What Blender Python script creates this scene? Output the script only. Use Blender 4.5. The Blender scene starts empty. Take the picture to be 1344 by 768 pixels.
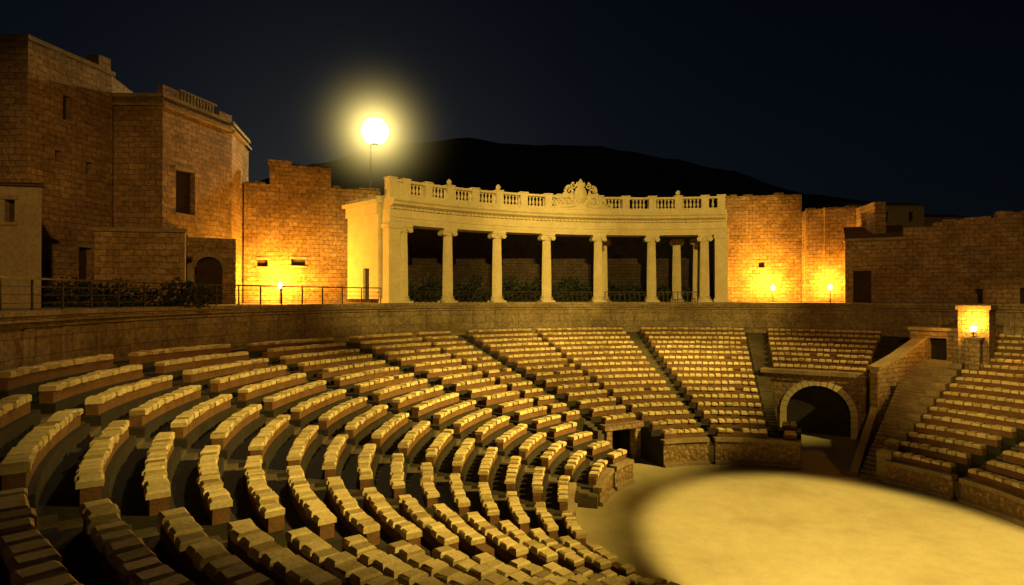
import bpy, math, random
from math import sin, cos, pi, radians, degrees, asin, sqrt
from mathutils import Vector, noise as mnoise
random.seed(7)
S = bpy.context.scene
COL = S.collection
CX, CY = 11.0, 23.5
FLOOR = -8.8
TERR = -0.43

# ------------------------------------------------------------ helpers
class M:
    def __init__(s):
        s.v = []; s.f = []; s.uv = []; s.m = []; s.sm = []
    def face(s, pts, uv=None, mat=0, smooth=False):
        b = len(s.v)
        s.v.extend([tuple(p) for p in pts])
        s.f.append(tuple(range(b, b+len(pts))))
        if uv is None: uv = [(p[0]+p[1], p[2]) for p in pts]
        s.uv.extend(uv); s.m.append(mat); s.sm.append(smooth)
    def obj(s, name, mats, parent=None, merge=False):
        me = bpy.data.meshes.new(name)
        me.from_pydata(s.v, [], s.f)
        for mt in mats: me.materials.append(mt)
        me.polygons.foreach_set("material_index", s.m)
        me.polygons.foreach_set("use_smooth", s.sm)
        ul = me.uv_layers.new(name="UVMap")
        flat = [c for u in s.uv for c in u]
        ul.data.foreach_set("uv", flat)
        me.update()
        if merge:
            import bmesh
            bm = bmesh.new(); bm.from_mesh(me)
            bmesh.ops.remove_doubles(bm, verts=bm.verts, dist=0.0005)
            bmesh.ops.recalc_face_normals(bm, faces=bm.faces)
            bm.to_mesh(me); bm.free()
        o = bpy.data.objects.new(name, me)
        COL.objects.link(o)
        if parent: o.parent = parent
        return o

def empty(name):
    e = bpy.data.objects.new(name, None); COL.objects.link(e); e.empty_display_size = .3
    return e

def P(r, th, z):
    t = radians(th)
    return (CX + r*cos(t), CY + r*sin(t), z)

def box(m, x0, x1, y0, y1, z0, z1, mat=0, T=None):
    T = T or (lambda x, y, z: (x, y, z))
    c = lambda x, y, z: T(x, y, z)
    for pts, uv in (
        ([(x0,y0,z0),(x1,y0,z0),(x1,y0,z1),(x0,y0,z1)], 'x'),
        ([(x1,y1,z0),(x0,y1,z0),(x0,y1,z1),(x1,y1,z1)], 'x'),
        ([(x0,y1,z0),(x0,y0,z0),(x0,y0,z1),(x0,y1,z1)], 'y'),
        ([(x1,y0,z0),(x1,y1,z0),(x1,y1,z1),(x1,y0,z1)], 'y'),
        ([(x0,y0,z1),(x1,y0,z1),(x1,y1,z1),(x0,y1,z1)], 't'),
        ([(x0,y1,z0),(x1,y1,z0),(x1,y0,z0),(x0,y0,z0)], 't')):
        if uv == 'x': u = [(p[0], p[2]) for p in pts]
        elif uv == 'y': u = [(p[1]+.37, p[2]) for p in pts]
        else: u = [(p[0], p[1]) for p in pts]
        m.face([c(*p) for p in pts], u, mat)

def frameT(ox, oy, oz, ang):
    a = radians(ang); ca, sa = cos(a), sin(a)
    return lambda x, y, z: (ox + x*ca - y*sa, oy + x*sa + y*ca, oz + z)

def polT(r, th, z):
    p = P(r, th, z)
    return frameT(p[0], p[1], p[2], th-90)

def sweep(m, prof, t0, t1, step=2.0, mat=0, closed=True, caps=True, smooth=False):
    n = max(1, int(math.ceil((t1-t0)/step)))
    fn = prof if callable(prof) else (lambda t: prof)
    rows = []
    for i in range(n+1):
        t = t0 + (t1-t0)*i/n
        rows.append((t, fn(t)))
    k = len(rows[0][1])
    segs = [(a, (a+1) % k) for a in range(k if closed else k-1)]
    cum = [0]
    pr = rows[0][1]
    for a in range(k):
        b = (a+1) % k
        cum.append(cum[-1] + sqrt((pr[a][0]-pr[b][0])**2 + (pr[a][1]-pr[b][1])**2))
    for i in range(n):
        ta, pa = rows[i]; tb, pb = rows[i+1]
        for a, b in segs:
            ra = pa[a][0]
            vert = abs(pa[a][0]-pa[b][0]) < 0.05
            if vert:
                uv = [(ra*radians(ta), pa[a][1]), (ra*radians(tb), pb[a][1]), (ra*radians(tb), pb[b][1]), (ra*radians(ta), pa[b][1])]
            else:
                uv = [(ra*radians(ta), cum[a]), (ra*radians(tb), cum[a]), (ra*radians(tb), cum[a+1]), (ra*radians(ta), cum[a+1])]
            m.face([P(pa[a][0], ta, pa[a][1]), P(pb[a][0], tb, pb[a][1]),
                    P(pb[b][0], tb, pb[b][1]), P(pa[b][0], ta, pa[b][1])], uv, mat, smooth)
    if caps and closed:
        for t, p in (rows[0], rows[-1]):
            m.face([P(q[0], t, q[1]) for q in p], [(q[0], q[1]) for q in p], mat)

def lathe(m, prof, T, seg=12, mat=0, flutes=0, smooth=True):
    for i in range(len(prof)-1):
        (r0, z0), (r1, z1) = prof[i][:2], prof[i+1][:2]
        fl = flutes and len(prof[i]) > 2 and len(prof[i+1]) > 2
        for j in range(seg):
            a0 = 2*pi*j/seg; a1 = 2*pi*(j+1)/seg
            q0 = 1 - (.09 if fl and j % 2 else 0)
            q1 = 1 - (.09 if fl and (j+1) % 2 else 0)
            m.face([T(r0*q0*cos(a0), r0*q0*sin(a0), z0), T(r0*q1*cos(a1), r0*q1*sin(a1), z0),
                    T(r1*q1*cos(a1), r1*q1*sin(a1), z1), T(r1*q0*cos(a0), r1*q0*sin(a0), z1)], None, mat, smooth and not fl)

def ellipsoid(m, T, c, s, mat=0, seg=14, rings=8):
    for i in range(rings):
        a0 = -pi/2 + pi*i/rings; a1 = -pi/2 + pi*(i+1)/rings
        for j in range(seg):
            b0 = 2*pi*j/seg; b1 = 2*pi*(j+1)/seg
            q = lambda a, b: T(c[0]+s[0]*cos(a)*cos(b), c[1]+s[1]*cos(a)*sin(b), c[2]+s[2]*sin(a))
            m.face([q(a0, b0), q(a0, b1), q(a1, b1), q(a1, b0)], None, mat, True)

def tube(m, pts, rad, mat=0, seg=7):
    pts = [Vector(p) for p in pts]
    n = len(pts)
    rings = []
    for i in range(n):
        d = (pts[min(i+1, n-1)] - pts[max(i-1, 0)]).normalized()
        up = Vector((0, 0, 1)) if abs(d.z) < .9 else Vector((1, 0, 0))
        a = d.cross(up).normalized(); b = d.cross(a)
        r = rad[i] if isinstance(rad, (list, tuple)) else rad
        rings.append([pts[i] + a*r*cos(2*pi*j/seg) + b*r*sin(2*pi*j/seg) for j in range(seg)])
    for i in range(n-1):
        for j in range(seg):
            k = (j+1) % seg
            m.face([rings[i][j], rings[i][k], rings[i+1][k], rings[i+1][j]], None, mat, True)
    m.face(rings[0], None, mat); m.face(rings[-1], None, mat)

# ------------------------------------------------------------ materials
def newmat(name):
    mt = bpy.data.materials.new(name); mt.use_nodes = True
    nt = mt.node_tree; nt.nodes.clear()
    out = nt.nodes.new('ShaderNodeOutputMaterial')
    b = nt.nodes.new('ShaderNodeBsdfPrincipled')
    nt.links.new(b.outputs[0], out.inputs[0])
    b.inputs['Roughness'].default_value = .85
    b.inputs['Specular IOR Level'].default_value = .25
    return mt, nt, b

def ramp(nt, fac, stops):
    r = nt.nodes.new('ShaderNodeValToRGB')
    el = r.color_ramp.elements
    while len(el) < len(stops): el.new(.5)
    for e, (p, c) in zip(el, stops):
        e.position = p; e.color = (*c, 1)
    nt.links.new(fac, r.inputs[0])
    return r.outputs[0]

def mix(nt, a, b, fac, mode='MIX'):
    n = nt.nodes.new('ShaderNodeMix'); n.data_type = 'RGBA'; n.blend_type = mode
    if isinstance(fac, (int, float)): n.inputs[0].default_value = fac
    else: nt.links.new(fac, n.inputs[0])
    for i, s in ((6, a), (7, b)):
        if isinstance(s, tuple): n.inputs[i].default_value = (*s, 1)
        else: nt.links.new(s, n.inputs[i])
    return n.outputs[2]

def noise(nt, vec, scale, detail=6, rough=.6):
    n = nt.nodes.new('ShaderNodeTexNoise'); n.inputs['Scale'].default_value = scale
    n.inputs['Detail'].default_value = detail; n.inputs['Roughness'].default_value = rough
    nt.links.new(vec, n.inputs['Vector'])
    return n.outputs[0]

def bump(nt, b, h, strength, dist, prev=None):
    n = nt.nodes.new('ShaderNodeBump'); n.inputs['Strength'].default_value = strength
    n.inputs['Distance'].default_value = dist
    nt.links.new(h, n.inputs['Height'])
    if prev is not None: nt.links.new(prev, n.inputs['Normal'])
    nt.links.new(n.outputs[0], b.inputs['Normal'])
    return n.outputs[0]

def stone_plain(name, c1, c2, scale=1.5, bstr=.5, bdist=.03, island=False, rough=.85, grime=.6):
    mt, nt, b = newmat(name)
    g = nt.nodes.new('ShaderNodeNewGeometry')
    pos = g.outputs['Position']
    n1 = noise(nt, pos, scale); n2 = noise(nt, pos, scale*9, 4, .7)
    col = ramp(nt, n1, [(.3, c1), (.7, c2)])
    dk = ramp(nt, n2, [(.32, (.5, .45, .38)), (.55, (1, 1, 1))])
    col = mix(nt, col, dk, grime, 'MULTIPLY')
    if island:
        r = ramp(nt, g.outputs['Random Per Island'], [(0, (.42, .36, .27)), (.2, (.76, .72, .64)), (1, (1.12, 1.1, 1.04))])
        col = mix(nt, col, r, 1, 'MULTIPLY')
    nt.links.new(col, b.inputs['Base Color'])
    p = bump(nt, b, n1, bstr*.6, bdist*3)
    bump(nt, b, n2, bstr, bdist, p)
    b.inputs['Roughness'].default_value = rough
    return mt

def stone_brick(name, c1, c2, mortar, bw=.75, bh=.36, stain=.75, bdist=.05):
    mt, nt, b = newmat(name)
    uv = nt.nodes.new('ShaderNodeUVMap'); g = nt.nodes.new('ShaderNodeNewGeometry')
    nz = nt.nodes.new('ShaderNodeTexNoise'); nz.inputs['Scale'].default_value = 1.3; nz.inputs['Detail'].default_value = 3
    nt.links.new(uv.outputs[0], nz.inputs['Vector'])
    sub = nt.nodes.new('ShaderNodeVectorMath'); sub.operation = 'SCALE'; sub.inputs['Scale'].default_value = .16
    nt.links.new(nz.outputs['Color'], sub.inputs[0])
    add = nt.nodes.new('ShaderNodeVectorMath'); add.operation = 'ADD'
    nt.links.new(uv.outputs[0], add.inputs[0]); nt.links.new(sub.outputs[0], add.inputs[1])
    br = nt.nodes.new('ShaderNodeTexBrick'); nt.links.new(add.outputs[0], br.inputs['Vector'])
    br.inputs['Scale'].default_value = 1; br.inputs['Brick Width'].default_value = bw
    br.inputs['Row Height'].default_value = bh; br.inputs['Mortar Size'].default_value = .02
    br.inputs['Mortar Smooth'].default_value = .8; br.inputs['Bias'].default_value = -.1
    br.inputs['Color1'].default_value = (*c1, 1); br.inputs['Color2'].default_value = (*c2, 1)
    br.inputs['Mortar'].default_value = (*mortar, 1)
    pos = g.outputs['Position']
    n1 = noise(nt, pos, .35, 8, .65); n2 = noise(nt, pos, 5, 6, .75)
    st = ramp(nt, n1, [(.33, (.38, .33, .28)), (.6, (1, 1, 1)), (.8, (1.3, 1.22, 1.05))])
    col = mix(nt, br.outputs['Color'], st, stain, 'MULTIPLY')
    dk = ramp(nt, n2, [(.36, (.42, .38, .34)), (.6, (1.1, 1.1, 1.1))])
    col = mix(nt, col, dk, .85, 'MULTIPLY')
    nt.links.new(col, b.inputs['Base Color'])
    inv = nt.nodes.new('ShaderNodeMath'); inv.operation = 'SUBTRACT'; inv.inputs[0].default_value = 1
    nt.links.new(br.outputs['Fac'], inv.inputs[1])
    p = bump(nt, b, inv.outputs[0], .8, bdist)
    bump(nt, b, n2, .9, bdist*1.4, p)
    return mt

M_BRICK = stone_brick('fortress_stone', (.44, .29, .14), (.29, .185, .085), (.17, .11, .055), .62, .31)
M_BRICKR = stone_brick('ashlar_stone', (.42, .30, .16), (.30, .20, .10), (.17, .11, .06), .5, .26)
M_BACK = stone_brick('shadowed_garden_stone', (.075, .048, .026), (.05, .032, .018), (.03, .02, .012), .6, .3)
M_RIM = stone_plain('rim_limestone', (.20, .145, .075), (.33, .25, .13), 1.0, .5, .03, grime=.8)
M_RIMW = stone_brick('rim_wall_blocks', (.34, .26, .14), (.27, .20, .105), (.14, .10, .055), 1.6, .62, .7, .02)
M_COLST = stone_plain('portico_limestone', (.52, .42, .23), (.64, .53, .31), 1.2, .3, .012, grime=.5)
M_SLAB = stone_plain('seat_limestone', (.53, .42, .20), (.65, .53, .28), 1.5, .6, .02, island=True)
M_BASE = stone_plain('bench_terracotta', (.12, .056, .018), (.19, .095, .035), 2.2, .6, .03)
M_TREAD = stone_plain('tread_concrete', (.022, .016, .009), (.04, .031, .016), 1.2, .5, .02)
M_STEP = stone_plain('stair_stone', (.07, .052, .027), (.13, .097, .05), 1.4, .5, .02)
M_WIN = stone_plain('old_wood', (.03, .018, .01), (.06, .035, .018), 3, .4, .01)
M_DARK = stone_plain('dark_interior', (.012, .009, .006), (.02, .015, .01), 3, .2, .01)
M_PLASTER = stone_plain('lime_plaster', (.22, .17, .10), (.29, .23, .13), .8, .3, .02)
M_TERR = stone_plain('terrace_paving', (.12, .095, .06), (.19, .15, .1), .8, .4, .02)
M_ROOF = stone_plain('roof_tiles', (.08, .045, .025), (.13, .07, .04), 3, .7, .05)

M_SAND, nt, b = newmat('arena_sand')
g = nt.nodes.new('ShaderNodeNewGeometry')
n1 = noise(nt, g.outputs['Position'], .28, 8, .62); n2 = noise(nt, g.outputs['Position'], 1.6, 10, .72); n3 = noise(nt, g.outputs['Position'], 22, 4, .6)
col = ramp(nt, n1, [(.3, (.34, .28, .14)), (.5, (.42, .35, .18)), (.7, (.46, .385, .205))])
col = mix(nt, col, ramp(nt, n2, [(.35, (.78, .75, .68)), (.6, (1, 1, 1))]), .5, 'MULTIPLY')
col = mix(nt, col, ramp(nt, n3, [(.35, (.75, .73, .68)), (.5, (1, 1, 1))]), .5, 'MULTIPLY')
nt.links.new(col, b.inputs['Base Color']); pp = bump(nt, b, n2, .3, .025); bump(nt, b, n3, .4, .01, pp)
b.inputs['Roughness'].default_value = .75

M_REL, nt, b = newmat('carved_relief')
uv = nt.nodes.new('ShaderNodeUVMap'); g = nt.nodes.new('ShaderNodeNewGeometry')
vo = nt.nodes.new('ShaderNodeTexVoronoi'); vo.inputs['Scale'].default_value = 4.5; nt.links.new(uv.outputs[0], vo.inputs['Vector'])
n2 = noise(nt, uv.outputs[0], 6, 5, .6)
col = mix(nt, ramp(nt, vo.outputs['Distance'], [(0, (.46, .32, .15)), (.5, (.24, .15, .06))]), ramp(nt, n2, [(.3, (.45, .42, .38)), (.65, (1.1, 1.1, 1.1))]), .85, 'MULTIPLY')
nt.links.new(col, b.inputs['Base Color'])
inv = nt.nodes.new('ShaderNodeMath'); inv.operation = 'SUBTRACT'; inv.inputs[0].default_value = 1
nt.links.new(vo.outputs['Distance'], inv.inputs[1])
pp = bump(nt, b, inv.outputs[0], .8, .1); bump(nt, b, n2, .8, .08, pp)

M_METAL, nt, b = newmat('railing_iron')
g = nt.nodes.new('ShaderNodeNewGeometry')
nt.links.new(ramp(nt, noise(nt, g.outputs['Position'], 6), [(.3, (.02, .018, .015)), (.7, (.06, .045, .03))]), b.inputs['Base Color'])
b.inputs['Metallic'].default_value = .6; b.inputs['Roughness'].default_value = .45

M_LEAF, nt, b = newmat('hedge_leaves')
g = nt.nodes.new('ShaderNodeNewGeometry')
c = ramp(nt, noise(nt, g.outputs['Position'], .9), [(.3, (.010, .014, .005)), (.7, (.038, .045, .016))])
c = mix(nt, c, ramp(nt, g.outputs['Random Per Island'], [(0, (.4, .4, .4)), (1, (1.1, 1.1, 1.1))]), 1, 'MULTIPLY')
nt.links.new(c, b.inputs['Base Color'])

M_HILL, nt, b = newmat('hill_scrub')
g = nt.nodes.new('ShaderNodeNewGeometry')
nt.links.new(ramp(nt, noise(nt, g.outputs['Position'], .06, 8, .7), [(.3, (.06, .055, .03)), (.7, (.17, .14, .08))]), b.inputs['Base Color'])

M_GROUND, nt, b = newmat('dry_earth')
g = nt.nodes.new('ShaderNodeNewGeometry')
nt.links.new(ramp(nt, noise(nt, g.outputs['Position'], .2, 8, .7), [(.3, (.06, .05, .03)), (.7, (.14, .11, .07))]), b.inputs['Base Color'])

def emis(name, color, strength):
    mt, nt, b = newmat(name)
    b.inputs['Base Color'].default_value = (.8, .8, .8, 1)
    b.inputs['Emission Color'].default_value = (*color, 1)
    b.inputs['Emission Strength'].default_value = strength
    return mt
M_GLOBE = emis('lamp_glass', (1, .93, .62), 14)
M_AMBER = emis('amber_lamp_glass', (1, .62, .16), 30)

# ------------------------------------------------------------ seating geometry
def sstep(a, b, x):
    t = min(1, max(0, (x-a)/(b-a))); return t*t*(3-2*t)
def ztop(th, r):
    far = -2.45 + (r-25.5)*(4.7/17)
    near = -2.0 + (r-25.5)*(6.35/17)
    right = -2.4 + (r-25.5)*(5.1/17)
    if th > 60:
        w = sstep(145, 200, th); return far*(1-w) + near*w
    if th > 47: return far
    w = sstep(-15, -70, th)
    return right*(1-w) + near*w
PITCH = 1.03
E = [25.2 - PITCH*k for k in range(19)]
def zt(th, k): return max(FLOOR+.05, ztop(th, E[k]+.3) - .42)

def sector(m, t0, t1, k0, k1, mat=0, half=False, rout=None):
    def prof(t):
        ro = rout if rout else (26.95 if k0 == 0 else E[k0]+PITCH)
        pr = [(ro, FLOOR-.2), (ro, zt(t, k0))]
        for k in range(k0, k1+1):
            z = zt(t, k)
            zn = zt(t, k+1) if k+1 <= k1 else max(FLOOR+.08, z-.3)
            if half:
                zm = (z*2+zn)/3; zq = (z+2*zn)/3
                pr += [(E[k]+PITCH*.72, z), (E[k]+PITCH*.72, zm), (E[k]+PITCH*.36, zm), (E[k]+PITCH*.36, zq), (E[k], zq), (E[k], zn if k < k1 else FLOOR-.2)]
            else:
                pr += [(E[k], z), (E[k], zn if k < k1 else FLOOR-.2)]
        return pr
    sweep(m, prof, t0, t1, 2.5, mat, True, True)

def benches(mb, ms, t0, t1, k0, k1, W=.37, GAP=.045):
    for k in range(k0, k1+1):
        r = E[k]+.28
        mar = degrees(.18/r)
        a, c = t0+mar+random.uniform(0, .25), t1-mar-random.uniform(0, .25)
        dz = random.uniform(-.015, .015)
        sweep(mb, lambda t: [(E[k]+.13, zt(t, k)-.02), (E[k]+.13, zt(t, k)+.29+dz), (E[k]+.44, zt(t, k)+.29+dz), (E[k]+.44, zt(t, k)-.02)], a, c, 2.5, 0)
        L = radians(c-a)*r
        n = max(1, int(round(L/(W+GAP))))
        da = (c-a)/n
        for i in range(n):
            if random.random() < .008: continue
            t = a + da*(i+.5)
            z = zt(t, k)+.293+dz
            w = radians(da)*r - GAP - random.random()*.05
            T0 = polT(r + random.uniform(-.035, .035), t, z)
            tw = random.uniform(-.08, .08); tl = random.uniform(-.05, .05)
            T = (lambda T0, tw, tl: lambda x, y, zz: T0(x - y*tw, y + x*tw, zz + x*tl))(T0, tw, tl)
            h = .155 + random.uniform(-.025, .025); d = .20; hw = w/2; ch = .04
            b0 = [(-hw, -d, 0), (hw, -d, 0), (hw, d, 0), (-hw, d, 0)]
            b1 = [(x, y, h-ch) for x, y, _ in b0]
            b2 = [(x*(1-ch/hw)+random.uniform(-.012, .012), y*(1-ch/d)+random.uniform(-.015, .015), h) for x, y, _ in b0]
            for A, B in ((b0, b1), (b1, b2)):
                for j in range(4):
                    q = (j+1) % 4
                    ms.face([T(*A[j]), T(*A[q]), T(*B[q]), T(*B[j])])
            ms.face([T(*p) for p in b2])

steps = M(); aisle = M()
seat_secs = []
def seating(t0, t1, k0, k1):
    sector(steps, t0, t1, k0, k1)
    seat_secs.append((t0, t1, k0, k1))
LAST = 16
seating(73, 92, 0, LAST)
sector(aisle, 92, 94.3, 0, LAST, half=True)
seating(94.3, 111.5, 0, LAST)
sector(steps, 111.5, 113.6, 0, 14); sector(steps, 122.4, 124.6, 0, 14)
sector(steps, 113.6, 122.4, 0, 12)
def roofprof(t):
    return [(E[12]-.002, zt(t, 13)-.35), (E[12]-.002, zt(t, 13)), (E[13], zt(t, 13)), (E[13], zt(t, 14)+.0), (E[14], zt(t, 14)), (E[14], zt(t, 14)-.22), (E[13], zt(t, 14)-.22)]
sweep(steps, roofprof, 113.6, 122.4, 2.5)
seat_secs.append((111.5, 124.6, 0, 14))
sector(aisle, 124.6, 127, 0, 14, half=True)
seating(127, 134, 0, 13)
A = [146, 163.5, 181, 198, 216, 235]
prev = 134
for a in A:
    kl = 17 if a < 170 else LAST
    seating(prev, a, 0, kl)
    w = 2.3
    sector(aisle, a, a+w, 0, kl, half=True)
    prev = a+w
seating(prev, 249, 0, LAST)
A = [18, -4, -27, -50, -74]
prev = 39
for a in A:
    seating(a+2.3, prev, 0, LAST)
    sector(aisle, a, a+2.3, 0, LAST, half=True)
    prev = a
seating(-98, prev, 0, LAST)
sector(aisle, -111, -98, 0, LAST)
seating(52, 70.3, 0, 7)
sector(aisle, 70.3, 73, 0, LAST, half=True)
seating(64, 70.3, 15, LAST)
sector(steps, 47, 52, 0, 8)

theatre = empty('amphitheatre_seating')
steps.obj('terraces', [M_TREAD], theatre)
aisle.obj('stair_aisles', [M_STEP], theatre)
for i, s in enumerate(seat_secs):
    mb, ms = M(), M()
    benches(mb, ms, *s)
    mb.obj('bench_base_%d' % i, [M_BASE], theatre)
    ms.obj('seat_slabs_%d' % i, [M_SLAB], theatre)

stair = M()
def stprof(t):
    N = 34; r0, r1 = 20.6, 8.75; z0, z1 = -3.9, FLOOR
    pr = [(25.5, FLOOR-.2), (25.5, z0)]
    for i in range(N):
        z = z0 + (z1-z0)*i/N
        r = r0 + (r1-r0)*i/(N-1)
        zn = z0 + (z1-z0)*(i+1)/N
        pr += [(r, z), (r, zn if i < N-1 else FLOOR-.2)]
    return pr
sweep(stair, stprof, 40.6, 47, 2.5)
stc = empty('grand_staircase')
stair.obj('steps', [M_RIM], stc)
blk = M()
for k in range(0, LAST+1):
    z = zt(39, k)
    T = polT(E[k]+.5, 39.8, 0)
    box(blk, -.31, .31, -.51, .5, FLOOR, z+.42, 0, T)
blk.obj('stepped_cheek_wall', [M_RIM], stc)

pod = M()
for t0, t1, kk in ((64, 92, 16), (94.3, 111.4, 16), (134, 145.9, 17), (148.3, 163.4, 17), (165.9, 181, 16), (2, 18, 16), (20.3, 39, 16), (-27, -4, 16), (-4, 2, 16)):
    e = E[kk]
    sweep(pod, lambda t: [(e-.06, FLOOR-.1), (e-.06, zt(t, kk)-.17), (e+.01, zt(t, kk)-.17), (e+.01, FLOOR-.1)], t0+.02, t1-.02, 2.5, 0)
    sweep(pod, lambda t: [(e-.16, zt(t, kk)-.17), (e-.16, zt(t, kk)+.02), (e+.22, zt(t, kk)+.02), (e+.22, zt(t, kk)-.17)], t0-.1, t1+.1, 2.5, 1)
    sweep(pod, lambda t: [(e-.20, FLOOR-.1), (e-.20, FLOOR+.16), (e-.055, FLOOR+.2), (e-.055, FLOOR-.1)], t0-.1, t1+.1, 2.5, 1)
T = polT(E[17]-.05, 133.9, 0)
L_ = E[13]-E[17]
box(pod, .0, .09, 0, L_, FLOOR, zt(134, 17)-.02, 0, T)
for j in range(14, 17):
    box(pod, .0, .088, E[j]-E[17], L_-.001*j, zt(134, j+1)-.02, zt(134, j)-.02, 0, T)
pod.obj('arena_podium_wall', [M_REL, M_RIM])

dr = M()
T = polT(E[14]-.08, 118.0, 0)
zz = zt(118, 14)
box(dr, -1.15, -.78, -.12, .35, FLOOR, zz-.25, 0, T); box(dr, .78, 1.15, -.12, .35, FLOOR, zz-.25, 0, T)
box(dr, -1.3, 1.3, -.18, .35, zz-.248, zz+.05, 0, T)
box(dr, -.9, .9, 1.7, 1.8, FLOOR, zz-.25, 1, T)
dr.obj('vomitory_doorway', [M_BRICKR, M_DARK])

arch = M()
rA = E[7] - .02
T = polT(rA*cos(radians(10))-.25, 60.3, 0)
ZT = zt(60, 7) + .05
HW = rA*sin(radians(10.3)) + .15
R = 1.85; SP = FLOOR + 1.35
xa = -.25
def fr(x): return SP + sqrt(max(0, R*R-(x-xa)**2))
y0, y1 = 0, .9
box(arch, -HW, xa-R, y0, y1, FLOOR-.1, ZT-.55, 0, T)
box(arch, xa+R, HW, y0, y1, FLOOR-.1, ZT-.55, 0, T)
N = 28
for i in range(N):
    xl = xa - R + 2*R*i/N; xr = xa - R + 2*R*(i+1)/N
    zl, zr = fr(xl), fr(xr)
    for y in (y0, y1):
        arch.face([T(xl, y, zl), T(xr, y, zr), T(xr, y, ZT-.55), T(xl, y, ZT-.55)], [(xl, zl), (xr, zr), (xr, ZT-.55), (xl, ZT-.55)], 0)
    arch.face([T(xl, y0, zl), T(xr, y0, zr), T(xr, 7, zr), T(xl, 7, zl)], [(xl, 0), (xr, 0), (xr, 7), (xl, 7)], 2)
NV = 17
for i in range(NV):
    a0 = pi*i/NV + .012; a1 = pi*(i+1)/NV - .012
    ri, ro = R-.02, R+.36
    q = [(xa+rr*cos(a), SP+rr*sin(a)) for rr, a in ((ri, a0), (ro, a0), (ro, a1), (ri, a1))]
    f = [T(x, -.09, z) for x, z in q]; bk = [T(x, .05, z) for x, z in q]
    arch.face(f, [(x, z) for x, z in q], 1)
    for j in range(4):
        arch.face([f[j], f[(j+1) % 4], bk[(j+1) % 4], bk[j]], None, 1)
for sx in (-1, 1):
    for j in range(4):
        xx = xa + sx*(R+.17)
        box(arch, xx-.19, xx+.19, -.09, .05, FLOOR+.01+j*.335, FLOOR+.325+j*.335, 1, T)
box(arch, xa-R-.3, xa-R-.003, .9, 7, FLOOR-.1, SP+.05, 2, T)
box(arch, xa+R+.003, xa+R+.3, .9, 7, FLOOR-.1, SP+.05, 2, T)
box(arch, xa-R-.3, xa+R+.3, 7.01, 7.2, FLOOR-.1, ZT-.7, 2, T)
box(arch, -HW-.1, HW+.1, -.10, .9, ZT-.55, ZT-.15, 3, T)
box(arch, -HW-.25, HW+.25, -.28, .9, ZT-.148, ZT+.1, 4, T)
for i in range(24):
    x = -HW + 2*HW*(i+.5)/24
    box(arch, x-.06, x+.06, -.2, -.102, ZT-.3, ZT-.15, 4, T)
arch.obj('arena_entrance_arch', [M_BRICKR, M_COLST, M_DARK, M_REL, M_RIM])

par = M()
p1 = Vector(P(15.6, 49.3, 0)); p2 = Vector(P(23.2, 43.6, 0))
d = p2-p1; L = d.length; ang = degrees(math.atan2(d.y, d.x))
T = frameT(p1.x, p1.y, 0, ang)
prof = [(0, -4.25), (L*.30, -3.7), (L*.92, -2.2), (L, -2.15)]
for i in range(3):
    (x0, z0), (x1, z1) = prof[i], prof[i+1]
    for y in (0, .45):
        par.face([T(x0, y, FLOOR-.1), T(x1, y, FLOOR-.1), T(x1, y, z1), T(x0, y, z0)], [(x0, FLOOR), (x1, FLOOR), (x1, z1), (x0, z0)], 0)
    c = [T(x0, -.1, z0), T(x1, -.1, z1), T(x1, .55, z1), T(x0, .55, z0)]
    c2 = [(p[0], p[1], p[2]+.2) for p in c]
    par.face(c2, None, 1); par.face(c, None, 1)
    for j in range(4): par.face([c[j], c[(j+1) % 4], c2[(j+1) % 4], c2[j]], None, 1)
par.face([T(0, 0, FLOOR-.1), T(0, .45, FLOOR-.1), T(0, .45, -4.25), T(0, 0, -4.25)], [(0, 0), (.45, 0), (.45, 4), (0, 4)], 0)
q1 = Vector(P(8.9, 47.3, 0)); d2 = p1-q1; T2 = frameT(q1.x, q1.y, 0, degrees(math.atan2(d2.y, d2.x))); L2 = d2.length
z0, z1 = FLOOR+.35, -6.4
for y in (0, .35):
    par.face([T2(0, y, FLOOR-.1), T2(L2, y, FLOOR-.1), T2(L2, y, z1), T2(0, y, z0)], [(0, 0), (L2, 0), (L2, 2.6), (0, .4)], 0)
par.face([T2(0, 0, z0), T2(L2, 0, z1), T2(L2, .35, z1), T2(0, .35, z0)], None, 1)
par.face([T2(0, 0, FLOOR-.1), T2(0, .35, FLOOR-.1), T2(0, .35, z0), T2(0, 0, z0)], None, 0)
par.obj('staircase_parapet_wall', [M_BRICKR, M_RIM])

gh = M()
T = polT(21.0, 42.6, 0)
box(gh, -1.6, -.55, 0, .5, -4.6, -2.1, 0, T); box(gh, .35, 1.0, 0, .5, -4.6, -2.1, 0, T)
box(gh, -.55, .35, 0, .5, -2.55, -2.1, 0, T)
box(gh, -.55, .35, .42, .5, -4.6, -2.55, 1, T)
box(gh, -1.7, 1.0, -.1, .6, -2.098, -1.9, 2, T)
box(gh, 1.0, 2.5, -.4, 1.6, -4.8, -.75, 0, T)
box(gh, .9, 2.6, -.5, 1.7, -.748, -.5, 2, T)
box(gh, 1.5, 2.2, -1.2, -.402, -4.8, -2.5, 0, T)
box(gh, 1.4, 2.3, -1.3, -.402, -2.498, -2.35, 2, T)
gh.obj('stair_gatehouse', [M_BRICKR, M_DARK, M_RIM])
gateT = T

fl = M()
n = 96
for i in range(n):
    a0, a1 = 360*i/n, 360*(i+1)/n
    fl.face([P(0, 0, FLOOR), P(9.3, a0, FLOOR), P(9.3, a1, FLOOR)])
    fl.face([P(9.3, a0, FLOOR), P(27, a0, FLOOR), P(27, a1, FLOOR), P(9.3, a1, FLOOR)])
fl.obj('arena_floor', [M_SAND], merge=True)

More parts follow.
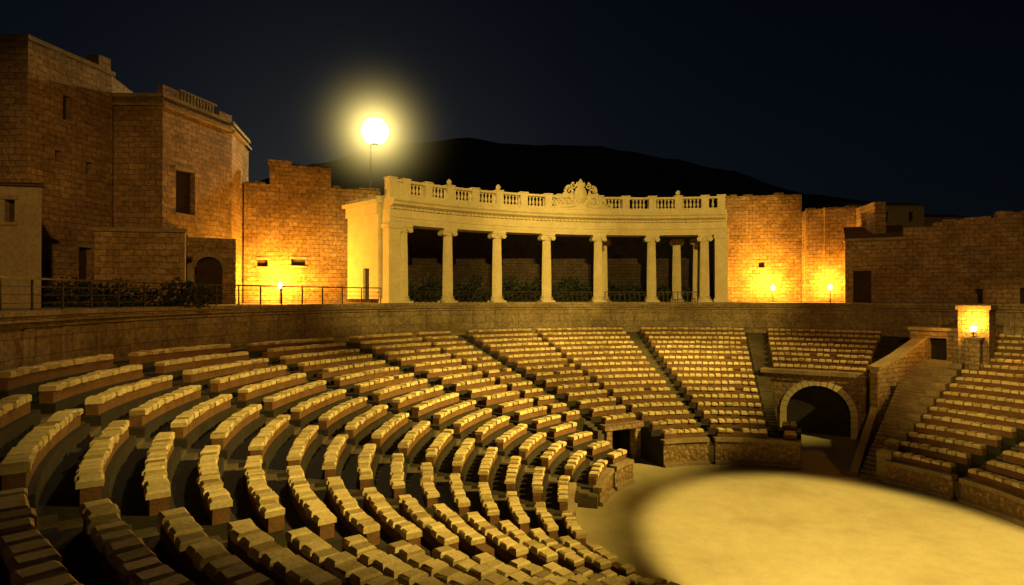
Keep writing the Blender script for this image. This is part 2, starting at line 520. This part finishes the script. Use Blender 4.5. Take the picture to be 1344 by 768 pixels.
rim = M()
prof = [(26.9, -3.4), (26.9, -1.02), (26.78, -.98), (26.78, -.86), (26.62, -.80), (26.62, -.62), (26.55, -.60), (26.55, -.44), (27.8, TERR), (27.8, -3.4)]
sweep(rim, prof, -111, 249, 2.0, 0)
sweep(rim, [(26.80, -2.9), (26.80, -2.45), (26.93, -2.40), (26.93, -2.9)], -111, 249, 2, 0)
t = -110
while t < 248:
    T = polT(26.9, t, 0)
    box(rim, -.2, .2, -.11, .05, -2.42, -1.02, 0, T)
    t += 4.2
rim.obj('rim_retaining_wall', [M_RIMW])

gr = M()
rr = [27.75, 33, 45, 80, 200, 600, 2500]
n = 120
for j in range(len(rr)-1):
    for i in range(n):
        a0, a1 = 360*i/n, 360*(i+1)/n
        zg = TERR-.005
        gr.face([P(rr[j], a0, zg), P(rr[j+1], a0, zg), P(rr[j+1], a1, zg), P(rr[j], a1, zg)], None, 0 if j < 2 else 1)
gr.obj('ground', [M_TERR, M_GROUND], merge=True)

# ------------------------------------------------------------ portico
por = empty('curved_colonnade_portico')
RC = 27.5
COLT = [133.2, 125.2, 116.3, 107.3, 98.0, 88.6, 79.6]
ZC = 5.12
def column(m, r, th, z0=TERR, z1=ZC, rad=.40):
    T = polT(r, th, z0)
    H = z1-z0
    box(m, -.56, .56, -.56, .56, 0, .16, 0, T)
    lathe(m, [(.54, .16), (.57, .2), (.57, .26), (.52, .30), (.46, .33), (.46, .37), (.5, .40), (.5, .45), (rad+.02, .48)], T, 24)
    sh = []
    for i in range(9):
        f = i/8; rr = rad*(1 - .17*f**1.6)
        sh.append((rr, .48+(H-.48-.52)*f, 1))
    lathe(m, sh, T, 40, flutes=1)
    zt_ = H-.52
    lathe(m, [(rad*.83, zt_), (rad*.93, zt_+.04), (rad*.93, zt_+.08), (rad*.85, zt_+.1), (rad*.88, zt_+.2), (rad*1.08, zt_+.3), (rad*1.1, zt_+.34)], T, 24)
    for sx in (-1, 1):
        cx = sx*.44; cz = zt_+.19
        for rr, dd in ((.19, .42), (.13, .445), (.06, .47)):
            ring = [(cx+rr*cos(2*pi*j/16), cz+rr*sin(2*pi*j/16)) for j in range(16)]
            for j in range(16):
                a, b_ = ring[j], ring[(j+1) % 16]
                m.face([T(a[0], -dd, a[1]), T(b_[0], -dd, b_[1]), T(b_[0], dd, b_[1]), T(a[0], dd, a[1])], None, 0, True)
            m.face([T(a[0], -dd, a[1]) for a in ring]); m.face([T(a[0], dd, a[1]) for a in ring])
    box(m, -.47, .47, -.41, .41, zt_+.24, zt_+.37, 0, T)
    box(m, -.56, .56, -.5, .5, zt_+.372, H, 0, T)
for i, th in enumerate(COLT):
    m = M(); column(m, RC, th); m.obj('column_%d' % (i+1), [M_COLST], por)
for i, (r, th) in enumerate(((31.2, 95.2), (31.0, 83.2), (30.6, 80.0))):
    m = M(); column(m, r, th); m.obj('rear_column_%d' % (i+1), [M_COLST], por)

ent = M()
T0_, T1_ = 76.0, 136.2
ri = RC-.5
e_prof = [(ri, ZC), (ri, ZC+.2), (ri-.04, ZC+.2), (ri-.04, ZC+.44), (ri-.1, ZC+.46), (ri-.1, ZC+.54), (ri, ZC+.56), (ri, ZC+1.02),
          (ri-.08, ZC+1.05), (ri-.08, ZC+1.2), (ri-.42, ZC+1.36), (ri-.45, ZC+1.5), (ri-.58, ZC+1.62), (ri-.58, ZC+1.70), (ri-.1, ZC+1.78), (ri-.1, ZC+2.02),
          (RC+1.0, ZC+2.02), (RC+1.0, ZC)]
sweep(ent, e_prof, T0_, T1_, 1.2)
sweep(ent, [(RC+1.0, ZC+.8), (RC+1.0, ZC+1.1), (RC+4.3, ZC+1.1), (RC+4.3, ZC+.8)], T0_, T1_, 2)
t = T0_+.3
while t < T1_-.2:
    T = polT(ri-.08, t, ZC)
    box(ent, -.09, .09, -.16, .02, 1.06, 1.2, 0, T)
    t += .72
ent.obj('entablature', [M_COLST], por)
bal = M()
zb = ZC+2.02; hb = 1.15
sweep(bal, [(ri+.02, zb), (ri+.02, zb+.2), (ri+.52, zb+.2), (ri+.52, zb)], T0_+.3, T1_-.3, 1.5)
sweep(bal, [(ri, zb+hb-.2), (ri-.05, zb+hb-.14), (ri-.05, zb+hb-.02), (ri+.1, zb+hb), (ri+.5, zb+hb), (ri+.58, zb+hb-.14), (ri+.52, zb+hb-.2)], T0_+.3, T1_-.3, 1.5)
peds = [76.9, 79.6, 84.1, 88.6, 93.3, 98.0, 105.0, 107.3, 111.8, 116.3, 120.7, 125.2, 129.2, 133.2, 135.6]
for tp in peds:
    T = polT(ri+.27, tp, zb)
    box(bal, -.3, .3, -.31, .3, 0, hb+.015, 0, T)
    box(bal, -.36, .36, -.37, .36, hb+.017, hb+.1, 0, T)
for tp in (84.1, 116.3, 125.2):
    T = polT(ri+.27, tp, zb+hb+.1)
    lathe(bal, [(.16, 0), (.1, .06), (.17, .14), (.2, .25), (.15, .38), (.04, .48), (.0, .5)], T, 10)
t = T0_+1.0
bp = [(.09, .2), (.09, .26), (.05, .3), (.1, .42), (.115, .52), (.06, .7), (.05, .78), (.09, .86), (.09, .95)]
while t < T1_-.8:
    if min(abs(t-p) for p in peds) > .85 and not (98.0 < t < 105.0):
        lathe(bal, bp, polT(ri+.27, t, zb), 8)
    t += .62
sweep(bal, [(ri+.1, zb+.2), (ri+.1, zb+hb-.2), (ri+.4, zb+hb-.2), (ri+.4, zb+.2)], 98.3, 104.7, 1)
sweep(bal, [(ri+.1, zb+.2), (ri+.1, zb+hb-.2), (ri+.4, zb+hb-.2), (ri+.4, zb+.2)], 133.6, 135.8, 1)
bal.obj('balustrade', [M_COLST], por)
cr = M()
T = polT(ri-.05, 101.5, zb)
ellipsoid(cr, T, (0, 0, 1.25), (.55, .22, .72)); ellipsoid(cr, T, (0, -.16, 1.25), (.36, .16, .5))
ellipsoid(cr, T, (0, 0, 2.05), (.42, .18, .26)); ellipsoid(cr, T, (0, 0, 2.38), (.12, .1, .16))
for k in (-2, -1, 1, 2): ellipsoid(cr, T, (k*.16, 0, 2.26-.05*abs(k)), (.07, .08, .14), seg=8, rings=5)
def spiral(cx, cz, r0, turns, a0, sgn, rad, n=30):
    pts = []; rd = []
    for i in range(n):
        f = i/(n-1); a = a0 + sgn*2*pi*turns*f; r = r0*(1-.85*f)
        pts.append(T(cx + r*cos(a), -.05-.1*f, cz + r*sin(a))); rd.append(rad*(1-.45*f))
    tube(cr, pts, rd)
for s in (-1, 1):
    spiral(s*.95, 1.5, .42, 1.4, pi/2, -s, .14)
    spiral(s*1.05, .75, .48, 1.3, -pi/2, s, .16)
    spiral(s*1.75, .62, .42, 1.4, pi/2, -s, .14)
    spiral(s*2.35, .36, .26, 1.2, pi/2, -s, .10)
    spiral(s*.6, 1.95, .26, 1.2, pi/2, -s, .09)
    tube(cr, [T(s*.5, -.05, .4), T(s*1.0, -.1, .3), T(s*1.7, -.05, .25), T(s*2.6, 0, .1)], [.2, .18, .16, .1])
    ellipsoid(cr, T, (s*1.35, -.05, 1.15), (.22, .13, .3)); ellipsoid(cr, T, (s*.75, -.02, 1.05), (.2, .16, .45))
box(cr, -2.7, 2.7, -.12, .3, 0, .26, 0, T)
box(cr, -1.6, 1.6, 0, .28, .26, .9, 0, T)
cr.obj('cartouche_crest', [M_COLST], por)
pr = M()
def pier(t, wdt):
    T = polT(RC, t, TERR); H = ZC-TERR
    box(pr, -wdt/2, wdt/2, -.45, .55, .3, H-.3, 0, T)
    box(pr, -wdt/2-.1, wdt/2+.1, -.56, .66, 0, .3, 0, T)
    box(pr, -wdt/2-.1, wdt/2+.1, -.55, .66, H-.3, H-.002, 0, T)
    box(pr, -wdt/2+.18, wdt/2-.18, -.49, -.452, .7, H-.7, 0, T)
pier(135.2, .95); pier(76.9, 1.0)
T = polT(RC, 136.0, TERR)
box(pr, -.3, .25, .56, 1.7, .3, ZC-TERR+.75, 0, T); box(pr, -.3, .25, 2.5, 4.6, .3, ZC-TERR+.75, 0, T)
box(pr, -.3, .25, 1.7, 2.5, 2.5, ZC-TERR+.75, 0, T); box(pr, -.1, 0, 1.7, 2.5, 0, 2.5, 1, T)
box(pr, -.42, .3, .56, 4.7, ZC-TERR+.752, ZC-TERR+2.0, 0, T)
box(pr, -.62, .3, .4, 4.9, ZC-TERR+1.5, ZC-TERR+1.74, 0, T)
T = polT(RC, 76.4, TERR)
box(pr, -.25, .3, .56, 4.6, 0, ZC-TERR+.78, 0, T)
pr.obj('end_piers', [M_COLST, M_DARK], por)
st = M()
sweep(st, [(26.86, TERR-.02), (26.86, TERR+.02), (32.5, TERR+.02), (32.5, TERR-.02)], 75, 137.2, 2)
st.obj('stylobate', [M_RIM], por)

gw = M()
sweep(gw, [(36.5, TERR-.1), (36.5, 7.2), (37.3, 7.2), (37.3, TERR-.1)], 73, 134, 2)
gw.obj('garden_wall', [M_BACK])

def foliage(name, regions, mats, size=.16):
    m = M()
    for fn, n in regions:
        for i in range(n):
            p = fn()
            s = size*random.uniform(.6, 1.4)
            a = Vector((random.gauss(0, 1), random.gauss(0, 1), random.gauss(0, 1))).normalized()
            b_ = a.orthogonal().normalized(); c = a.cross(b_)
            p = Vector(p)
            m.face([p-b_*s, p-c*s*.5, p+b_*s, p+c*s*.5])
    return m.obj(name, mats)
def clump(cx, cy, cz, rx, ry, rz):
    def f():
        while True:
            v = Vector((random.uniform(-1, 1), random.uniform(-1, 1), random.uniform(-1, 1)))
            if .35 < v.length < 1: break
        return (cx+v.x*rx, cy+v.y*ry, max(TERR, cz+v.z*rz))
    return f
reg = []
t = 77
while t < 133:
    r = random.uniform(32.8, 34.6); h = random.uniform(.7, 1.7)
    p = P(r, t, TERR+h*.5)
    reg.append((clump(p[0], p[1], p[2], 1.0, 1.0, h), 330))
    t += random.uniform(1.0, 1.8)
foliage('shrub_border', reg, [M_LEAF], .17)
reg = []
x = -23.5
while x < -14.3:
    y = 25.2 + (x+23.5)*.42 + random.uniform(-.4, .4); h = random.uniform(.6, 1.0)
    reg.append((clump(x, y, TERR+h*.6, .9, .8, h), 300))
    x += random.uniform(.45, .8)
foliage('hedge', reg, [M_LEAF], .10)

rl = M()
def rail(t0, t1, r=27.15, h=1.05, nb=4, post=1.55):
    n = int((t1-t0)/post)
    for i in range(n+1):
        t = t0+(t1-t0)*i/n
        T = polT(r, t, TERR)
        box(rl, -.03, .03, -.03, .03, 0, h, 0, T)
    for j in range(nb):
        z = TERR + h*(1-j*.26) if j else TERR+h
        q = .035 if j == 0 else .014
        sweep(rl, [(r-q, z-q), (r-q, z+q), (r+q, z+q), (r+q, z-q)], t0, t1, 1.5)
rail(137.5, 246, post=3.2)
rl.obj('terrace_railing', [M_METAL])
rl = M()
for a, b_ in zip(COLT[:-1], COLT[1:]):
    rail(b_+1.2, a-1.2, r=RC, h=.85, nb=2, post=.8)
rl.obj('portico_railing', [M_METAL])

def wallface(m, ax, ay, bx, by, z0, z1, ops=(), mat=0, thick=.8, dmat=1, cap=True, u0=0):
    L = sqrt((bx-ax)**2+(by-ay)**2); ang = degrees(math.atan2(by-ay, bx-ax))
    T = frameT(ax, ay, 0, ang)
    us = sorted(set([0, L]+[o[0] for o in ops]+[o[1] for o in ops])); vs = sorted(set([z0, z1]+[o[2] for o in ops]+[o[3] for o in ops]))
    for i in range(len(us)-1):
        for j in range(len(vs)-1):
            uc, vc = (us[i]+us[i+1])/2, (vs[j]+vs[j+1])/2
            if any(o[0] < uc < o[1] and o[2] < vc < o[3] for o in ops): continue
            q = [(us[i], vs[j]), (us[i+1], vs[j]), (us[i+1], vs[j+1]), (us[i], vs[j+1])]
            m.face([T(u, 0, v) for u, v in q], [(u+u0, v) for u, v in q], mat)
    for o in ops:
        a, b_, c, d_ = o
        dp = .35
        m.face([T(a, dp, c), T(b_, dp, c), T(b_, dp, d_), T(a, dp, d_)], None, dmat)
        for q in (((a, c), (a, d_)), ((b_, c), (b_, d_)), ((a, c), (b_, c)), ((a, d_), (b_, d_))):
            m.face([T(q[0][0], 0, q[0][1]), T(q[1][0], 0, q[1][1]), T(q[1][0], dp, q[1][1]), T(q[0][0], dp, q[0][1])], None, mat)
        box(m, a-.12, b_+.12, -.06, .05, d_, d_+.18, 2, T)
        if c > z0+.3: box(m, a-.1, b_+.1, -.08, .05, c-.12, c, 2, T)
    if cap:
        m.face([T(0, 0, z1), T(L, 0, z1), T(L, thick, z1), T(0, thick, z1)], [(0, 0), (L, 0), (L, thick), (0, thick)], mat)
        m.face([T(0, thick, z0), T(L, thick, z0), T(L, thick, z1), T(0, thick, z1)], [(0, z0), (L, z0), (L, z1), (0, z1)], mat)
        m.face([T(0, 0, z0), T(0, thick, z0), T(0, thick, z1), T(0, 0, z1)], [(0, z0), (thick, z0), (thick, z1), (0, z1)], mat)
        m.face([T(L, 0, z0), T(L, thick, z0), T(L, thick, z1), T(L, 0, z1)], [(0, z0), (thick, z0), (thick, z1), (0, z1)], mat)
    return T, L
def ragged(m, T, L, z, y0=.02, y1=.78, mat=0, hmax=.28, dens=.6):
    u = 0
    while u < L-.3:
        w = random.uniform(.35, .85); w = min(w, L-u)
        if random.random() < dens:
            box(m, u+.02, u+w-.02, y0+random.uniform(0, .12), y1-random.uniform(0, .2), z+.003, z+random.uniform(.07, hmax), mat, T)
        u += w
MW = [M_BRICK, M_WIN, M_RIM, M_ROOF, M_PLASTER]
G = TERR-.05

tw = M()
wallface(tw, -30, 30, -23.9, 30, G, 12.7, [(3.3, 3.9, 5, 5.9)], cap=False)
T, L = wallface(tw, -23.9, 30, -22.95, 34.9, G, 12.7, [(1.9, 2.4, 9.3, 10.6), (1.5, 1.85, 7.0, 7.6), (3.3, 3.65, 6.7, 7.4), (2.9, 3.7, .0, 2.7)], cap=False)
tw.face([(-30, 30, 12.7), (-23.9, 30, 12.7), (-22.95, 34.9, 12.7), (-30, 36, 12.7)])
box(tw, -30.1, -23.8, 29.9, 30.5, 12.703, 12.95, 2)
box(tw, -.1, L+.15, -.08, .5, 12.705, 12.95, 2, T)
for u in (L-.9,): box(tw, u, u+.8, 0, .8, 12.951, 13.6, 0, T)
wallface(tw, -22.95, 34.9, -24, 40, G, 12.7, cap=False)
tw.obj('fortress_tower', MW)
ba = M()
pts = [(-22.9, 35.0), (-20.1, 35.0), (-18.7, 40.6), (-19.7, 45.5), (-24, 48)]
HB = 11.5
for i in range(len(pts)-1):
    a, b_ = pts[i], pts[i+1]
    ops = []
    if i == 1: ops = [(1.0, 2.5, 5.0, 7.6)]
    T, L = wallface(ba, a[0], a[1], b_[0], b_[1], G, HB, ops, cap=False, u0=i*3.3)
    box(ba, -.12, L+.12, -.2, .1, HB-.5, HB-.35, 2, T)
    box(ba, -.12, L+.12, -.12, .5, HB+.002, HB+.22, 2, T)
    if i == 1:
        for k in range(11):
            box(ba, 1.4+k*.26, 1.52+k*.26, .02, .2, HB+.222, HB+.8, 2, T)
        box(ba, 1.3, 4.4, 0, .24, HB+.802, HB+.92, 2, T)
        box(ba, 0, 1.25, 0, .4, HB+.222, HB+.75, 0, T)
        box(ba, 4.6, L, 0, .4, HB+.222, HB+.6, 0, T)
ba.face([(p[0], p[1], HB) for p in pts])
ba.obj('bastion', MW)
cw = M()
T, L = wallface(cw, -19.2, 43.6, -10.2, 47.2, G, 8.2, [(.9, 1.6, 2.2, 2.7), (3.2, 4.2, 2.3, 2.8)])
ragged(cw, T, L, 8.2)
box(cw, 1.7, 6.0, .0, .8, 8.203, 9.7, 0, T); box(cw, 1.6, 3.2, .0, .8, 9.702, 10.0, 0, T)
T2 = T
ragged(cw, (lambda T: lambda x, y, z: T(x+3.2, y, z))(T), 2.8, 9.7)
cw.obj('curtain_wall', MW)
fb = M()
T, L = wallface(fb, -20.9, 30.5, -16.75, 31.2, G, 3.3, cap=False)
wallface(fb, -16.75, 31.2, -19.9, 37.3, G, 3.3, cap=False)
fb.face([(-20.9, 30.5, 3.3), (-16.75, 31.2, 3.3), (-19.9, 37.3, 3.3), (-22.5, 37, 3.3)])
box(fb, -.1, L+.12, -.12, .3, 3.303, 3.5, 2, T)
T = frameT(-19.9, 36.2, 0, 30)
R = .75; SPz = 1.7; xc = 1.7
N = 16
W0, W1, ZH = 0, 3.2, 3.6
box(fb, W0, xc-R, 0, .6, G, ZH, 0, T); box(fb, xc+R, W1, 0, .6, G, ZH, 0, T)
for i in range(N):
    xl = xc-R+2*R*i/N; xr = xc-R+2*R*(i+1)/N
    zl = SPz+sqrt(max(0, R*R-(xl-xc)**2)); zr = SPz+sqrt(max(0, R*R-(xr-xc)**2))
    fb.face([T(xl, 0, zl), T(xr, 0, zr), T(xr, 0, ZH), T(xl, 0, ZH)], [(xl, zl), (xr, zr), (xr, ZH), (xl, ZH)], 0)
    fb.face([T(xl, 0, zl), T(xr, 0, zr), T(xr, .6, zr), T(xl, .6, zl)], None, 0)
fb.face([T(xc-R, .35, G), T(xc+R, .35, G), T(xc+R, .35, SPz+R), T(xc-R, .35, SPz+R)], None, 1)
fb.face([T(W0, 0, ZH), T(W1, 0, ZH), T(W1, .6, ZH), T(W0, .6, ZH)])
for i in range(11):
    a0 = pi*i/11+.02; a1 = pi*(i+1)/11-.02
    q = [(xc+rr*cos(a), SPz+rr*sin(a)) for rr, a in ((R, a0), (R+.3, a0), (R+.3, a1), (R, a1))]
    f = [T(x, -.07, z) for x, z in q]; bk = [T(x, .05, z) for x, z in q]
    fb.face(f, None, 2)
    for j in range(4): fb.face([f[j], f[(j+1) % 4], bk[(j+1) % 4], bk[j]], None, 2)
box(fb, .1, .85, -1.3, -.01, G, 1.75, 4, T)
box(fb, .0, .95, -1.4, 0, 1.752, 1.9, 2, T)
fb.obj('gate_forebuilding', MW)
ph = M()
T, L = wallface(ph, -27, 22.8, -19.0, 24.6, G, 4.45, [(3.3, 3.9, 1.5, 2.6), (6.9, 7.25, 3.0, 3.9)], mat=4, cap=False)
wallface(ph, -19.0, 24.6, -24.4, 30.5, G, 4.45, mat=4, cap=False)
ph.face([(-27.2, 22.5, 4.45), (-18.8, 24.4, 4.55), (-24.3, 30.5, 4.9), (-30, 29, 4.9)], None, 3)
box(ph, -.1, L+.15, -.15, .2, 4.452, 4.6, 3, T)
ph.obj('plaster_house', MW)

rw = M()
T, L = wallface(rw, 19.0, 54.5, 25.4, 53.4, G, 9.0, [(2.9, 3.4, 2.6, 3.1)])
ragged(rw, T, L, 9.0)
T, L = wallface(rw, 25.4, 53.5, 26.2, 51.0, G, 7.5)
rw.obj('keep_wall', MW)
rb = M()
T, L = wallface(rb, 24.9, 51.6, 28.4, 50.2, G, 7.4, cap=True)
ragged(rb, T, L, 7.4, hmax=.2)
T, L = wallface(rb, 28.4, 50.2, 28.0, 47.0, G, 7.35, cap=True)
rb.obj('lit_bastion_wall', MW)
sw = M()
T, L = wallface(sw, 25.8, 47.2, 29.4, 45.4, G, 4.3, [(.55, 1.75, G, 2.0)])
box(sw, -.1, L+.1, -.15, .9, 4.303, 4.5, 2, T)
sw.face([T(0, 0, 4.51), T(L, 0, 4.51), T(L, 3, 5.7), T(0, 3, 5.7)], None, 3)
pa = Vector((29.3, 45.5)); pb = Vector((46, 37.5)); n = 10
for i in range(n):
    a = pa.lerp(pb, i/n); b_ = pa.lerp(pb, (i+1)/n)
    h = [5.1, 5.5, 5.6, 5.95, 6.05, 6.15, 6.3, 6.35, 6.6, 6.7][i]
    T, L = wallface(sw, a.x, a.y, b_.x, b_.y, G, h, u0=i*1.85)
    ragged(sw, T, L, h, hmax=.22)
sw.obj('stepped_boundary_wall', MW)
lw = M()
T, L = wallface(lw, 31.5, 40.5, 40, 36.5, G, .95, [(1.8, 2.8, G, .6)])
box(lw, -.1, L, -.15, .9, .953, 1.12, 2, T)
lw.obj('low_terrace_shed', MW)

def house(name, x0, x1, y, z0, z1, dep=7):
    m = M()
    nw = int((x1-x0)/2.4)
    ops = [((k+.5)*(x1-x0)/nw-.3, (k+.5)*(x1-x0)/nw+.3, z1-1.7, z1-.7) for k in range(nw)]
    wallface(m, x0, y, x1, y+.5, z0, z1, ops, mat=4, cap=False)
    wallface(m, x1, y+.5, x1, y+dep, z0, z1, mat=4, cap=False)
    wallface(m, x0, y+dep, x0, y, z0, z1, mat=4, cap=False)
    m.face([(x0-.3, y-.3, z1), (x1+.3, y+.2, z1), (x1+.3, y+dep/2, z1+.8), (x0-.3, y+dep/2, z1+.8)], None, 3)
    m.face([(x0-.3, y+dep, z1), (x1+.3, y+dep, z1), (x1+.3, y+dep/2, z1+.8), (x0-.3, y+dep/2, z1+.8)], None, 3)
    m.obj(name, MW)
house('hillside_house', 36.5, 45, 66, G, 10.0)
house('hillside_house', 46, 54, 72, G, 9.5)
house('hillside_house', 29, 35, 70, G, 8.6)

hl = M()
ridge = [(-500, 15), (-327, 20), (-177, 32), (-120, 48), (-95, 60), (-64, 70), (-42, 73.5), (-27, 73.5), (-4, 71.5), (10, 72.5), (33, 71), (48, 69), (70, 65), (93, 59), (108, 53), (127, 49), (145, 44), (165, 38), (252, 32), (350, 24), (600, 12)]
def ridgez(x):
    for (a, za), (b_, zb_) in zip(ridge[:-1], ridge[1:]):
        if a <= x <= b_: return za+(zb_-za)*(x-a)/(b_-a)
    return 10
NX, NY = 160, 16
def hp(i, j):
    x = -500+1100*i/NX; f = j/NY; y = 160+f*280
    s = sin(pi*f)**.9 if 0 < f < 1 else 0
    z = ridgez(x)*s + mnoise.noise(Vector((x*.03, y*.03, 0)))*4*s + mnoise.noise(Vector((x*.15, y*.15, 3)))*1.6*s
    return (x, y, z+TERR-.3)
for i in range(NX):
    for j in range(NY):
        hl.face([hp(i, j), hp(i+1, j), hp(i+1, j+1), hp(i, j+1)], None, 0, True)
hl.obj('hill', [M_HILL], merge=True)

# ------------------------------------------------------------ lamps
def light(name, kind, loc, energy, color, parent=None, **kw):
    l = bpy.data.lights.new(name, kind); l.energy = energy; l.color = color
    for k, v in kw.items(): setattr(l, k, v)
    o = bpy.data.objects.new(name, l); COL.objects.link(o); o.location = loc
    if parent: o.parent = parent
    return o
def aim(o, tgt):
    o.rotation_euler = (Vector(tgt)-Vector(o.location)).to_track_quat('-Z', 'Y').to_euler()

LP = (-12.4, 55.0, 15.0)
ml = empty('tall_street_lamp')
m = M()
T = frameT(LP[0]-.4, LP[1]+.1, TERR, 0)
lathe(m, [(.22, 0), (.2, .4), (.12, .5), (.1, 8), (.07, 14.3), (.05, 14.9)], T, 12)
tube(m, [(LP[0]-.4, LP[1]+.1, 14.3), (LP[0]-.3, LP[1], 14.0), (LP[0], LP[1], 13.9)], .05)
lathe(m, [(.1, 0), (.35, .08), (.4, .2), (.3, .3)], frameT(LP[0], LP[1], 13.7, 0), 16)
m.obj('mast', [M_METAL], ml)
m = M()
ellipsoid(m, lambda x, y, z: (x+LP[0], y+LP[1], z+LP[2]), (0, 0, 0), (1.2, 1.2, 1.2), seg=32, rings=20)
gl = m.obj('globe', [M_GLOBE], ml, merge=True)
mm = bpy.data.materials.new('lamp_halo_glow'); mm.use_nodes = True  # added glow imitating the lamp's halo; emission-only volume, scatters no light
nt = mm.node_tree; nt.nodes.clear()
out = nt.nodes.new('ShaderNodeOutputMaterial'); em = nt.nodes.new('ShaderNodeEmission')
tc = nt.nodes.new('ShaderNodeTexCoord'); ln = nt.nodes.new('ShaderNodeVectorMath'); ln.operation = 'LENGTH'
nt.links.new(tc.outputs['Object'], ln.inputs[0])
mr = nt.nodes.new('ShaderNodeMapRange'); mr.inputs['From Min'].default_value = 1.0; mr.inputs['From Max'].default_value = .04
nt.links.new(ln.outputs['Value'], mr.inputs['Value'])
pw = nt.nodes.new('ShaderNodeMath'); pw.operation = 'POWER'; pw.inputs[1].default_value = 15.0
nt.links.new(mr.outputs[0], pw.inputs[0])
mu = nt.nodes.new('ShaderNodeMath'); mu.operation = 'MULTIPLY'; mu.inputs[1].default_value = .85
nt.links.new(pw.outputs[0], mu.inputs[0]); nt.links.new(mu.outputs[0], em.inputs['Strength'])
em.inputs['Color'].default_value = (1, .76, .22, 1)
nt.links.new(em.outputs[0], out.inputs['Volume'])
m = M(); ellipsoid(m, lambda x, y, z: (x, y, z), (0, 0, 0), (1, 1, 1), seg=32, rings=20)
halo_glow = m.obj('halo_glow', [mm], ml, merge=True); halo_glow.location = LP; halo_glow.scale = (17, 17, 17)  # unit sphere scaled up to hold the added halo glow
light('bulb', 'POINT', (LP[0], LP[1]-1.5, LP[2]), 9000, (1, .70, .26), ml, shadow_soft_size=.4)

def post_lamp(loc, power, h=1.2):
    e = empty('terrace_lamp')
    m = M(); T = frameT(loc[0], loc[1], loc[2], 0)
    lathe(m, [(.1, 0), (.09, .05), (.035, .08), (.03, h-.25), (.07, h-.2), (.08, h-.17)], T, 10, 0)
    lathe(m, [(.10, h-.17), (.18, h+.08), (.17, h+.12)], T, 10, 1)
    lathe(m, [(.2, h+.12), (.1, h+.2), (.02, h+.28), (0, h+.29)], T, 10, 0)
    m.obj('lantern', [M_METAL, M_AMBER], e)
    light('lantern_bulb', 'POINT', (loc[0], loc[1], loc[2]+h+.35), power, (1, .44, .04), e, shadow_soft_size=.15)
post_lamp((-16.35, 43.0, TERR), 4600)
post_lamp((22.4, 52.3, TERR), 3600)
post_lamp((26.0, 49.8, TERR), 1900)
p = gateT(1.85, -.9, -2.35)
post_lamp(p, 520, .5)

def mast(name, loc):
    e = empty(name)
    m = M(); T = frameT(loc[0], loc[1], TERR, 0)
    H = loc[2]-TERR
    lathe(m, [(.25, 0), (.22, .5), (.13, .6), (.09, H-.6), (.09, H)], T, 12)
    m.obj('mast', [M_METAL], e)
    return e
def head(e, loc, tgt, power, size, blend, color, soft=.3, wide=1.0):
    m = M()
    d = (Vector(tgt)-Vector(loc)).normalized()
    q = d.to_track_quat('-Z', 'Y'); L0 = Vector(loc)
    TT = lambda x, y, z: tuple(L0 + q @ Vector((x, y, z)))
    box(m, -.4, .4, -.3, .3, .3, .6, 0, TT)
    box(m, -.45, -.4, -.33, .33, .1, .6, 0, TT); box(m, .4, .45, -.33, .33, .1, .6, 0, TT)
    m.obj('housing', [M_METAL], e)
    l = light('flood_beam', 'SPOT', loc, power, color, e, spot_size=radians(size), spot_blend=blend, shadow_soft_size=soft)
    aim(l, tgt)
    l.scale = (wide, 1, 1)
W = (1, .71, .16)
WP = (1, .69, .15)
m1 = mast('floodlight_mast', (2.0, -6.0, 13.0))
head(m1, (1.2, -6, 13), P(27.5, 122, 3.0), 88000, 27, .6, WP)
head(m1, (2.8, -6, 13), P(27.5, 92, 3.0), 98000, 29, .6, WP)
head(m1, (2.0, -6, 12), (-20, 34, 1), 34000, 36, .9, (1, .54, .13))
head(m1, (3.0, -6, 12), (32, 46, 1), 22000, 34, .9, (1, .54, .13))
m2 = mast('floodlight_mast', (37.0, 10.0, 22.0))
def dirpt(az, el):
    return (37+50*cos(radians(az))*cos(radians(el)), 10+50*sin(radians(az))*cos(radians(el)), 22+50*sin(radians(el)))
head(m2, (37, 9, 22), dirpt(162, -33), 200000, 18.5, .8, W, .25, 2.0)
head(m2, (37, 11, 22), dirpt(141, -33.5), 140000, 18.5, .6, W, .25, 2.0)
head(m2, (37, 12, 22), dirpt(123, -36.5), 65000, 17, .7, W, .25, 1.0)
m3 = mast('floodlight_mast', (-12.0, -8.0, 18.0))
head(m3, (-12, -8, 18), P(18, 20, -4), 90000, 17, .8, W, .4)
m4 = mast('floodlight_mast', (14.0, -7.0, 26.0))
head(m4, (14, -7, 26), (12.3, 19.6, FLOOR), 290000, 20.5, .3, (1, .73, .20), .25)

# ------------------------------------------------------------ world, sun, camera
w = bpy.data.worlds.new('World'); S.world = w; w.use_nodes = True
nt = w.node_tree; nt.nodes.clear()
out = nt.nodes.new('ShaderNodeOutputWorld'); bg = nt.nodes.new('ShaderNodeBackground')
sky = nt.nodes.new('ShaderNodeTexSky'); sky.sky_type = 'NISHITA'; sky.sun_disc = False
sky.sun_elevation = radians(12); sky.sun_rotation = radians(-15)
tint = mix(nt, sky.outputs[0], (.42, .56, .92), 1, 'MULTIPLY')
nt.links.new(tint, bg.inputs[0]); bg.inputs[1].default_value = .0012
nt.links.new(bg.outputs[0], out.inputs[0])
sun = light('moonlight', 'SUN', (0, 0, 40), .012, (1, .85, .6), angle=radians(.5))
sun.rotation_euler = (radians(50), 0, radians(-30))

cam = bpy.data.cameras.new('camera'); co = bpy.data.objects.new('camera', cam); COL.objects.link(co)
co.location = (0, 0, 0); co.rotation_euler = (radians(90.43), 0, 0)
cam.sensor_width = 36; cam.lens = 36*800/1344; cam.clip_start = .05; cam.clip_end = 5000
S.camera = co
S.view_settings.view_transform = 'Standard'; S.view_settings.look = 'None'; S.view_settings.exposure = 0
